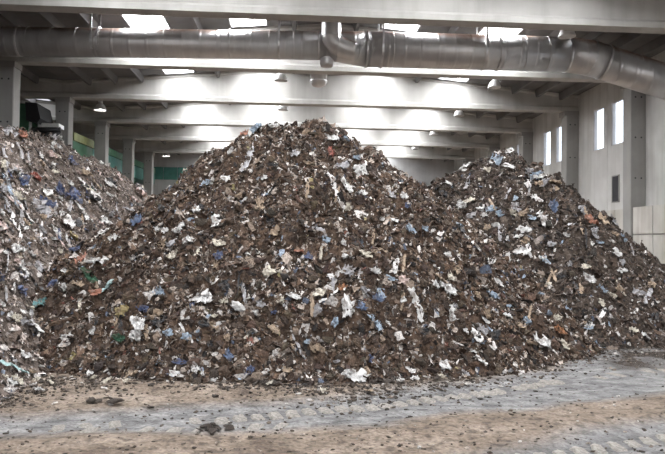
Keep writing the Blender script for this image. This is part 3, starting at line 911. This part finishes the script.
def set_mat(o, colour):
    if not o.data.materials: o.data.materials.append(M['film_white'])
    o.material_slots[0].link = 'OBJECT'; o.material_slots[0].material = M['film_'+colour]
def piece(kind, px, py, wpx, hpx, colour, label, cat=None, group=None, ang=None, seed=None, p=None):
    seed = int(px*7+py*13) if seed is None else seed
    g = np.random.default_rng(seed)
    p = hit(px, py) if p is None else p
    s_ = p[1]/650.0
    L, Wd = wpx*s_*1.1, hpx*s_*1.35
    if ang is None: ang = g.normal(0, .45)
    if kind == 'bag':
        L, Wd = L*1.2, Wd*1.05
        o = empty('plastic_bag', p); o.matrix_world = frame_at(p+np.array([0, -.05, .05]), ang, .3, seed)
        b = obj('bag_body', BAGS[seed % len(BAGS)], None, o); b.scale = (L, Wd, (L+Wd)*.36); set_mat(b, colour)
        k = obj('knot', KNOT, None, o); k.location = (L*.52, 0, .02); k.rotation_euler = (0, 1.3, 0); k.scale = (L*.9,)*3; set_mat(k, colour)
        cat = cat or 'bag'
    else:
        lib = RAGS if kind == 'rag' else SHEETS
        nm = {'rag': 'cloth_rag', 'sheet': 'plastic_sheet', 'scrap': 'plastic_scrap', 'paper': 'paper_scrap'}[kind]
        o = obj(nm, lib[seed % len(lib)]); set_mat(o, colour)
        o.matrix_world = frame_at(p+np.array([0, -.015, .035]), ang, .35, seed) @ Matrix.Diagonal((L, Wd, (L+Wd)*.5, 1))
        cat = cat or {'rag': 'rag', 'sheet': 'plastic sheet', 'scrap': 'scrap', 'paper': 'paper'}[kind]
    return tag(o, label, cat, group)
def strip(pts, wpx, colour, label, seed=0, name='plastic_strip', cat='strip'):
    g = np.random.default_rng(seed)
    P = [hit(*q) for q in pts]
    fine = []
    for a, b in zip(P[:-1], P[1:]):
        for t in np.linspace(0, 1, 6, endpoint=False): fine.append(a+(b-a)*t)
    fine.append(P[-1]); fine = np.array(fine)
    z = H_all(fine[:, 0], fine[:, 1]); z = np.convolve(np.pad(z, 2, 'edge'), np.ones(5)/5, 'valid'); fine[:, 2] = np.maximum(z, H_all(fine[:, 0], fine[:, 1])-.02)+.065
    w_ = wpx*P[0][1]/650*.5
    V = []; n_ = len(fine)
    for i in range(n_):
        t = fine[min(i+1, n_-1)]-fine[max(0, i-1)]; t /= np.linalg.norm(t)+1e-9
        nn = normal(fine[i][0], fine[i][1], .3)[0]; sd = np.cross(t, nn); sd /= np.linalg.norm(sd)+1e-9
        taper = .55+.45*math.sin(math.pi*(i+.6)/(n_+.2))
        for q in np.linspace(-1, 1, 5):
            V.append(fine[i]+sd*w_*taper*(q+.25*g.normal())+nn*(.35*w_*math.cos(q*4+i*.9)+.12*w_*g.normal()))
    i = np.arange(n_*5).reshape(n_, 5)
    Q = np.stack([i[:-1, :-1], i[:-1, 1:], i[1:, 1:], i[1:, :-1]], -1).reshape(-1, 4)
    c = fine.mean(0)
    o = obj(name, np_mesh(name, np.array(V)-c, Q, True), M['film_'+colour], None, c)
    return tag(o, label, cat)

HC_, HR_, HL_ = 'the central heap', 'the dark right-hand heap', 'the pale windrow'
ITEMS = [
 ('rag', 256, 132, 13, 15, 'pale blue', 'pale blue rag on the crest of the central heap next to an orange scrap'),
 ('rag', 245, 136, 8, 9, 'orange', 'orange scrap on the crest of the central heap beside the pale blue rag'),
 ('sheet', 333, 143, 14, 8, 'white', 'crumpled white sheet just below the flat top of the central heap'),
 ('rag', 346, 144, 9, 9, 'pale blue', 'small pale blue rag near the top of the central heap'),
 ('rag', 331, 156, 8, 14, 'red', 'red cloth scrap above the long white strip on the central heap'),
 ('sheet', 294, 158, 9, 8, 'grey', 'grey white scrap under the summit of the central heap'),
 ('sheet', 345, 189, 8, 16, 'white', 'narrow white sheet hanging beside the long white strip on the central heap'),
 ('sheet', 343, 170, 10, 8, 'grey', 'grey crumpled film right of the red scrap on the central heap'),
 ('sheet', 390, 224, 14, 6, 'white', 'flat white sheet on the right flank of the central heap'),
 ('rag', 410, 233, 13, 8, 'pale blue', 'pale blue and white rag on the right flank of the central heap'),
 ('rag', 217, 226, 13, 12, 'white', 'white rag on the left flank of the central heap'),
 ('bag', 268, 277, 15, 17, 'cream', 'cream coloured crumpled bag on the front of the central heap'),
 ('sheet', 336, 279, 11, 13, 'white', 'white torn film on the front of the central heap above the blue scraps'),
 ('bag', 344, 262, 8, 8, 'white', 'small round white bag on the front of the central heap'),
 ('sheet', 362, 257, 18, 6, 'cream', 'cream flattened wrapper beside the small round white bag'),
 ('sheet', 319, 298, 15, 12, 'cream', 'cream sheet lying left of the white and blue bags'),
 ('rag', 348, 313, 13, 17, 'white', 'large white crumpled rag low on the front of the central heap'),
 ('rag', 333, 305, 11, 9, 'blue', 'blue rag left of the large white crumpled rag'),
 ('rag', 361, 314, 13, 7, 'blue', 'blue rag right of the large white crumpled rag'),
 ('rag', 378, 302, 10, 9, 'blue', 'blue crumpled scrap below a grey scrap on the central heap'),
 ('rag', 366, 297, 12, 10, 'grey', 'grey crumpled film next to a blue scrap on the central heap'),
 ('rag', 374, 331, 17, 14, 'pale blue', 'largest pale blue crumpled sheet low on the central heap'),
 ('rag', 372, 364, 13, 10, 'dark blue', 'dark blue rag close to the toe of the central heap'),
 ('scrap', 390, 283, 12, 5, 'pale blue', 'thin pale blue lid like scrap on the central heap'),
 ('rag', 403, 284, 13, 9, 'pinkish', 'pinkish brown rag beside the thin pale blue scrap'),
 ('bag', 238, 313, 22, 13, 'white', 'white crumpled bag low on the front left of the central heap'),
 ('sheet', 292, 300, 12, 8, 'white', 'white sheet between the cream bag and the cream sheet'),
 ('sheet', 356, 381, 25, 10, 'white', 'white film lying at the toe of the central heap'),
 ('rag', 228, 359, 13, 8, 'blue', 'blue scrap near the toe of the central heap'),
 ('scrap', 298, 257, 9, 7, 'orange', 'orange scrap on the front of the central heap above the cream bag'),
 ('rag', 342, 291, 12, 9, 'rusty', 'rusty brown rag above the blue rag on the central heap'),
 ('bag', 187, 342, 18, 14, 'pale blue', 'shiny pale blue bag at the foot of the central heap'),
 ('bag', 172, 248, 13, 12, 'grey', 'grey white bag on the left flank of the central heap'),
 ('scrap', 179, 367, 12, 5, 'dark blue', 'dark blue scrap on the damp ground at the heap foot'),
 ('sheet', 139, 327, 22, 9, 'white', 'white sheet low on the left flank of the central heap'),
 ('rag', 144, 313, 15, 8, 'dark blue', 'dark blue rag above the white sheet on the left flank'),
 ('rag', 119, 343, 17, 7, 'green', 'green scrap near the meeting of the left and central heaps'),
 ('rag', 122, 316, 13, 10, 'yellow', 'dull yellow rag above the green scrap'),
 ('rag', 83, 262, 9, 14, 'orange', 'orange rag beside a long white sheet between two heaps'),
 ('sheet', 99, 267, 26, 9, 'white', 'long white sheet beside the orange rag between two heaps'),
 ('rag', 89, 281, 22, 7, 'green', 'dull green strip of cloth below the long white sheet'),
 ('scrap', 96, 298, 10, 7, 'orange', 'orange scrap below the dull green cloth'),
 ('sheet', 108, 291, 6, 15, 'light teal', 'upright pale teal film right of the orange scrap'),
 ('rag', 40, 307, 11, 13, 'teal', 'teal crumpled rag low on the pale windrow'),
 ('sheet', 203, 302, 14, 13, 'white', 'white torn sheet on the left front of the central heap'),
 ('rag', 160, 295, 12, 9, 'pale blue', 'pale blue scrap on the left flank of the central heap'),
 ('rag', 73, 239, 12, 10, 'yellow', 'yellow scrap on the flank of the pale windrow'),
 ('rag', 36, 180, 8, 12, 'red', 'reddish scrap on the upper flank of the pale windrow'),
 ('rag', 137, 223, 11, 12, 'blue', 'blue rag in the gully between the pale windrow and central heap'),
 ('rag', 23, 137, 9, 12, 'orange', 'orange rag on the crest of the pale windrow by the first column'),
 ('bag', 117, 167, 9, 8, 'white', 'white bag on the crest of the pale windrow'),
 ('bag', 101, 165, 9, 7, 'white', 'white bag on the windrow crest before the third column'),
 ('rag', 40, 212, 15, 22, 'grey', 'large grey film sheet on the flank of the pale windrow'),
 ('sheet', 68, 225, 12, 20, 'white', 'large whitish film above the yellow scrap on the pale windrow'),
 ('rag', 45, 205, 12, 14, 'dark blue', 'dark blue rag on the flank of the pale windrow'),
 ('rag', 590, 225, 17, 11, 'orange', 'salmon orange rag on the right flank of the dark heap'),
 ('rag', 553, 209, 9, 15, 'blue', 'blue rag on the upper flank of the dark heap'),
 ('sheet', 523, 254, 13, 11, 'white', 'white folded sheet on the front of the dark heap'),
 ('rag', 522, 273, 12, 6, 'yellow', 'yellow scrap below the white folded sheet'),
 ('sheet', 509, 153, 6, 7, 'white', 'bright white scrap on the summit of the dark heap'),
 ('sheet', 508, 169, 14, 5, 'white', 'white sheet just below the summit of the dark heap'),
 ('rag', 541, 347, 20, 15, 'white', 'white crumpled sheet near the wet ground at the heap foot'),
 ('rag', 555, 323, 13, 7, 'cream', 'cream crumpled wrapper low between the two brown heaps'),
 ('rag', 559, 337, 10, 14, 'rusty', 'rusty brown rag low between the two brown heaps'),
 ('scrap', 632, 333, 15, 5, 'cream', 'cream board lying at the foot of the dark heap'),
 ('scrap', 645, 340, 22, 4, 'white', 'flat white board lying by the wet patch'),
 ('sheet', 565, 350, 12, 7, 'cream', 'cream sheet on the edge of the wet ground'),
 ('rag', 492, 300, 13, 10, 'pale blue', 'pale blue scrap low between the central and dark heaps'),
 ('sheet', 497, 286, 6, 12, 'white', 'upright white scrap above the pale blue scrap between heaps'),
 ('rag', 448, 294, 14, 14, 'white', 'white crumpled film on the right front of the central heap'),
 ('sheet', 452, 317, 15, 8, 'white', 'white sheet on dark hollow at the right front of the central heap'),
 ('sheet', 477, 342, 9, 14, 'white', 'upright white film low on the right front of the central heap'),
 ('sheet', 480, 365, 12, 8, 'white', 'white scrap at the right toe of the central heap'),
 ('sheet', 444, 369, 14, 8, 'white', 'flat white scrap at the toe of the central heap'),
 ('rag', 600, 292, 9, 9, 'pale blue', 'pale blue rag low on the right flank of the dark heap'),
 ('sheet', 545, 228, 10, 9, 'white', 'white scrap on the front of the dark heap below the blue rag'),
]
for (kd, px, py, wp, hp, col, lab) in ITEMS:
    q = .82 if (kd == 'rag' and col not in ('white', 'grey')) else 1.0
    piece(kd, px, py, wp*q, hp*q, col, lab)
strip([(328, 175), (333, 186), (338, 197), (341, 207), (344, 217)], 7, 'white', 'long white plastic strip hanging down the upper front of the central heap', 1)
strip([(256, 141), (253, 152), (248, 163), (241, 178)], 5, 'grey', 'long grey strip running down from the pale blue rag on the crest', 2)
strip([(362, 158), (364, 168), (366, 180)], 4.5, 'white', 'short white strip to the right of the long hanging strip', 3)
strip([(410, 291), (412, 300), (416, 310), (419, 319), (422, 329)], 8, 'white', 'curved white plastic strip on the lower right of the central heap', 4)
strip([(398, 262), (396, 270), (394, 281)], 5, 'white', 'thin white strip above the curved white strip', 5)
strip([(-6, 366), (6, 371), (16, 374), (28, 380)], 6, 'light teal', 'pale teal plastic strip at the toe of the pale windrow', 6)
strip([(4, 152), (7, 165), (11, 180)], 7, 'grey', 'bluish grey strip hanging from the windrow crest beside the first column', 7)
strip([(457, 226), (464, 236), (472, 246), (480, 256)], 5, 'white', 'long thin white strip on the left flank of the dark heap', 8)
strip([(470, 178), (467, 188), (463, 196)], 5, 'grey', 'grey strip on the upper left of the dark heap', 9)
strip([(440, 188), (447, 184), (452, 190)], 4, 'white', 'small white strip on the left shoulder of the dark heap', 10)
strip([(3, 176), (12, 196), (17, 214)], 6, 'pale blue', 'pale blue strip trailing down the pale windrow', 12)
strip([(305, 228), (316, 236), (326, 246)], 5, 'grey', 'grey blue strip across the middle of the central heap', 11)

# scattered look-alike scraps, each its own object
g = np.random.default_rng(77)
GEN = {0: (['white', 'white', 'white', 'cream', 'grey', 'tan', 'tan', 'pale blue', 'dark blue', 'black'], 125),
       1: (['white', 'white', 'grey', 'cream', 'tan', 'tan', 'pale blue', 'black'], 70),
       2: (['white', 'white', 'white', 'grey', 'grey', 'pinkish', 'tan', 'cream', 'dark blue', 'black'], 100)}
got = {0: 0, 1: 0, 2: 0}
tries = 0
while any(got[k] < GEN[k][1] for k in got) and tries < 2500:
    tries += 1
    px, py = g.uniform(0, 665), g.uniform(125, 388)
    if any(abs(px-q[1]) < 8 and abs(py-q[2]) < 8 for q in ITEMS) or any(abs(px-a) < 8 and abs(py-b) < 12 for a, b in ((333, 184), (339, 205), (413, 300), (419, 322))): continue
    d = ray(px, py); p = hit(px, py)
    if p[1] > 36 or p[2] < .03 or abs(p[2]-(CAM+d/d[1]*p[1])[2]) > .15: continue
    k = where_of(p)
    if k == 3 or got[k] >= GEN[k][1]: continue
    got[k] += 1
    col = GEN[k][0][g.integers(len(GEN[k][0]))]
    kd = 'rag' if g.random() < .45 else 'scrap'
    sz = g.uniform(5, 12)
    word = 'crumpled' if kd == 'rag' else 'ragged'
    nm = 'rag' if kd == 'rag' else 'plastic scrap'
    piece(kd, px, py, sz, sz*g.uniform(.5, .9), col, 'small %s %s %s half buried in %s' % (word, col, nm, WHERE[k]), None, '%s %ss in %s' % (col, nm, WHERE[k]), g.uniform(0, 6.3), int(g.integers(1e6)), p)

# loose strips draped down the slopes
g = np.random.default_rng(123)
need = {0: 26, 1: 16, 2: 46}; tries = 0
while any(v > 0 for v in need.values()) and tries < 900:
    tries += 1
    px, py = g.uniform(2, 660), g.uniform(135, 360)
    p = hit(px, py)
    if p[1] > 30 or p[2] < .3: continue
    k = where_of(p)
    if k == 3 or need[k] <= 0: continue
    ln = g.uniform(10, 24); sl = g.normal(.25 if k == 2 else 0, .35)
    hs = np.array([hit(px+sl*ln*t, py+ln*t) for t in (0, .33, .66, 1)])
    if np.linalg.norm(np.diff(hs, axis=0), axis=1).max() > .55: continue
    need[k] -= 1
    col = ['white', 'grey', 'grey', 'white', 'dark blue', 'pinkish', 'tan', 'black'][g.integers(8)] if k == 2 else ['white', 'grey', 'tan', 'tan', 'black', 'cream'][g.integers(6)]
    o = strip([(px+sl*ln*t, py+ln*t) for t in (0, .33, .66, 1)], g.uniform(2.2, 4.5), col, 'thin %s strip draped down the slope of %s' % (col, WHERE[k]), int(g.integers(1e6)))
    o['group'] = '%s strips on %s' % (col, WHERE[k])
# ------------------------------------------------------------------ floor details
M['lug'] = plain('dry_tread_dirt', (.345, .318, .288), .95, .35, 5, 0, 1.0)
def lug_mesh(seed):
    q = np.random.default_rng(seed); n_ = 7
    u, v = np.meshgrid(np.linspace(-1, 1, n_), np.linspace(-1, 1, n_))
    h = (1-np.abs(u)**7)*(1-np.abs(v)**7)*(.8+.35*q.random(u.shape))-.12
    P = np.stack([u*.5+.16*v+q.normal(0, .025, u.shape), v*.5+q.normal(0, .025, u.shape), h], -1).reshape(-1, 3)
    i = np.arange(n_*n_).reshape(n_, n_)
    me_ = np_mesh('tread_lug', P, np.stack([i[:-1, :-1], i[:-1, 1:], i[1:, 1:], i[1:, :-1]], -1).reshape(-1, 4), True)
    me_.materials.append(M['lug']); return me_
LUG = [lug_mesh(k) for k in range(6)]
def tread(pts, step, size, h, jit, side=1, seed=0):
    q = np.random.default_rng(seed); P = ground(pts)
    seg = np.linalg.norm(np.diff(P, axis=0), axis=1); cum = np.concatenate([[0], np.cumsum(seg)])
    for s_ in np.arange(0, cum[-1], step):
        if q.random() < jit: continue
        i = min(np.searchsorted(cum, s_, 'right')-1, len(seg)-1); t = (s_-cum[i])/seg[i]
        c = P[i]+(P[i+1]-P[i])*t; d = (P[i+1]-P[i])/seg[i]
        o = obj('tread_lug', LUG[q.integers(6)], None, floor)
        z = float(floor_z(np.array(c[0]), np.array(c[1])))
        o.location = (c[0], c[1], z); o.rotation_euler = (0, 0, math.atan2(d[1], d[0])+side*.25+q.normal()*.06)
        o.scale = (size[0]*q.uniform(.85, 1.1), size[1]*q.uniform(.8, 1.15), h*q.uniform(.7, 1.2))
tread([(222, 415), (260, 412), (300, 409), (360, 404), (440, 395), (500, 387), (562, 377)], .175, (.14, .22), .035, .08, 1, 1)
tread([(30, 432), (90, 430), (150, 428), (215, 425), (300, 421)], .24, (.12, .25), .018, .3, -1, 2)
tread([(0, 427), (60, 424), (140, 419), (215, 415)], .24, (.12, .22), .016, .35, 1, 3)
tread([(500, 456), (560, 449), (620, 440), (680, 431)], .2, (.12, .26), .024, .12, -1, 4)
tread([(600, 374), (640, 370), (690, 366)], .3, (.14, .24), .014, .4, 1, 5)

M['clod'] = plain('damp_clod', (.045, .034, .027), .9, .4, 9, 0, .6)
def clod_mesh(seed):
    q = np.random.default_rng(seed); bm = bmesh.new(); bmesh.ops.create_icosphere(bm, subdivisions=2, radius=.5)
    for v in bm.verts:
        v.co = v.co*(.75+.5*q.random()); v.co.z *= .6
    me_ = bpy.data.meshes.new('dirt_clod'); bm.to_mesh(me_); bm.free(); me_.materials.append(M['clod']); return me_
CL = [clod_mesh(k) for k in range(6)]
def clod(px, py, wpx, hpx, label, group=None, parts=None):
    p = at_z(px, py); s_ = p[1]/650; z = float(floor_z(np.array(p[0]), np.array(p[1])))
    o = obj('dirt_clod', CL[int(px+py) % 6], None, None, (p[0], p[1], z+hpx*s_*.25))
    o.scale = (wpx*s_, wpx*s_*.6, hpx*s_*1.6); o.rotation_euler = (0, 0, px*.37)
    tag(o, label, 'clod', group)
def clump(px, py, wpx, hpx, label, seed):
    p = at_z(px, py); s_ = p[1]/650; q = np.random.default_rng(seed); e_ = empty('debris_clump', (p[0], p[1], float(floor_z(np.array(p[0]), np.array(p[1])))))
    for k in range(14):
        o = obj('lump', CL[q.integers(6)], None, e_)
        wpx_, hpx_ = wpx, hpx*.75; t = q.uniform(-.5, .5); o.location = (t*wpx*s_, q.normal()*.05, .02+.35*hpx*s_*(1-abs(t)*1.6)*q.random())
        o.scale = (wpx*s_*q.uniform(.16, .36), .07*q.uniform(.6, 1.4), hpx_*s_*q.uniform(.3, .55)); o.rotation_euler = (q.normal()*.3, q.normal()*.3, q.random()*6)
    tag(e_, label, 'clump')
clump(104, 403, 32, 9, 'dark clump of damp debris on the bare dirt before the pale windrow', 1)
clump(216, 427, 30, 8, 'black clump of debris lying on the grey wheel lane', 2)
clump(384, 384, 26, 9, 'dark brown log shaped lump at the toe of the central heap', 3)
clump(264, 386, 30, 6, 'low brown debris ridge on dirt just before the central heap', 4)
g = np.random.default_rng(5)
for k in range(60):
    px, py = g.uniform(0, 665), g.uniform(378, 452)
    lane = 'dirt'
    clod(px, py, g.uniform(2, 5), g.uniform(.8, 1.8), 'small dark dirt clod lying loose on the trodden floor', 'loose clods on the floor')
g = np.random.default_rng(6)
for k in range(55):
    px = g.uniform(0, 600); py = np.interp(px, [0, 50, 150, 300, 370, 440, 550, 600], [398, 380, 372, 384, 388, 378, 356, 345])+abs(g.normal(0, 5))-1
    p = at_z(px, py); p[2] = float(floor_z(np.array(p[0]), np.array(p[1])))
    col = ['tan', 'dark brown', 'dark brown', 'grey', 'white', 'cream'][g.integers(6)]
    piece('rag' if k % 2 else 'scrap', px, py, g.uniform(4, 10), g.uniform(3, 6), col, 'small %s %s strewn on the dirt at the heap foot' % (col, 'rag' if k % 2 else 'plastic scrap'), None, '%s %s litter at the heap foot' % (col, 'rag' if k % 2 else 'plastic'), g.uniform(0, 6.3), int(g.integers(1e6)), p)

def crumbs(count, seed):
    g = np.random.default_rng(seed)
    px = g.uniform(-60, 725, count); py = 345+(475-345)*g.random(count)**.8
    base = np.interp(px, [0, 50, 150, 300, 370, 440, 550, 600, 665], [398, 382, 372, 384, 388, 378, 358, 348, 342])
    near = g.random(count) < .75
    py = np.where(near, base+np.abs(g.normal(0, 9, count))-3, py)
    P = np.array([at_z(a, b) for a, b in zip(px, py)]); ok = (P[:, 1] > 2.5) & (P[:, 1] < 13)
    P = P[ok]; near = near[ok]; c = len(P)
    z = floor_z(P[:, 0], P[:, 1])
    L = .007+.038*g.random(c)**3; L = np.where(near, L*1.4, L)
    pal = np.array([(.05, .038, .03), (.08, .06, .045), (.16, .125, .10), (.30, .25, .21), (.5, .47, .44)])
    cols = pal[g.choice(5, c, p=[.34, .28, .2, .12, .06])]*(.8+.4*g.random((c, 1)))
    T = np.stack([t[0] for t in LUMPS])[g.integers(0, len(LUMPS), c)]
    a = g.random(c)*6.3; ca, sa = np.cos(a), np.sin(a); o_ = np.zeros(c); i_ = np.ones(c)
    R = np.stack([np.stack([ca, sa, o_], -1), np.stack([-sa, ca, o_], -1), np.stack([o_, o_, i_], -1)], 1)
    sc = np.stack([L*1.3, L*(.5+.5*g.random(c)), L*.6], -1)
    V = np.einsum('nki,nij->nkj', T*sc[:, None, :], R)+np.stack([P[:, 0], P[:, 1], z+.15*L], -1)[:, None, :]
    Q = LUMPS[0][1][None]+(np.arange(c)*12)[:, None, None]
    me = np_mesh('dirt_crumbs', V.reshape(-1, 3), Q.reshape(-1, 3), False)
    at = me.color_attributes.new('tint', 'FLOAT_COLOR', 'POINT')
    at.data.foreach_set('color', np.concatenate([np.repeat(cols, 12, 0), np.ones((c*12, 1))], 1).astype(np.float32).ravel())
    o = obj('dirt_crumbs', me, M['chips'], floor); o['kind'] = 'stuff'
crumbs(8000, 3)
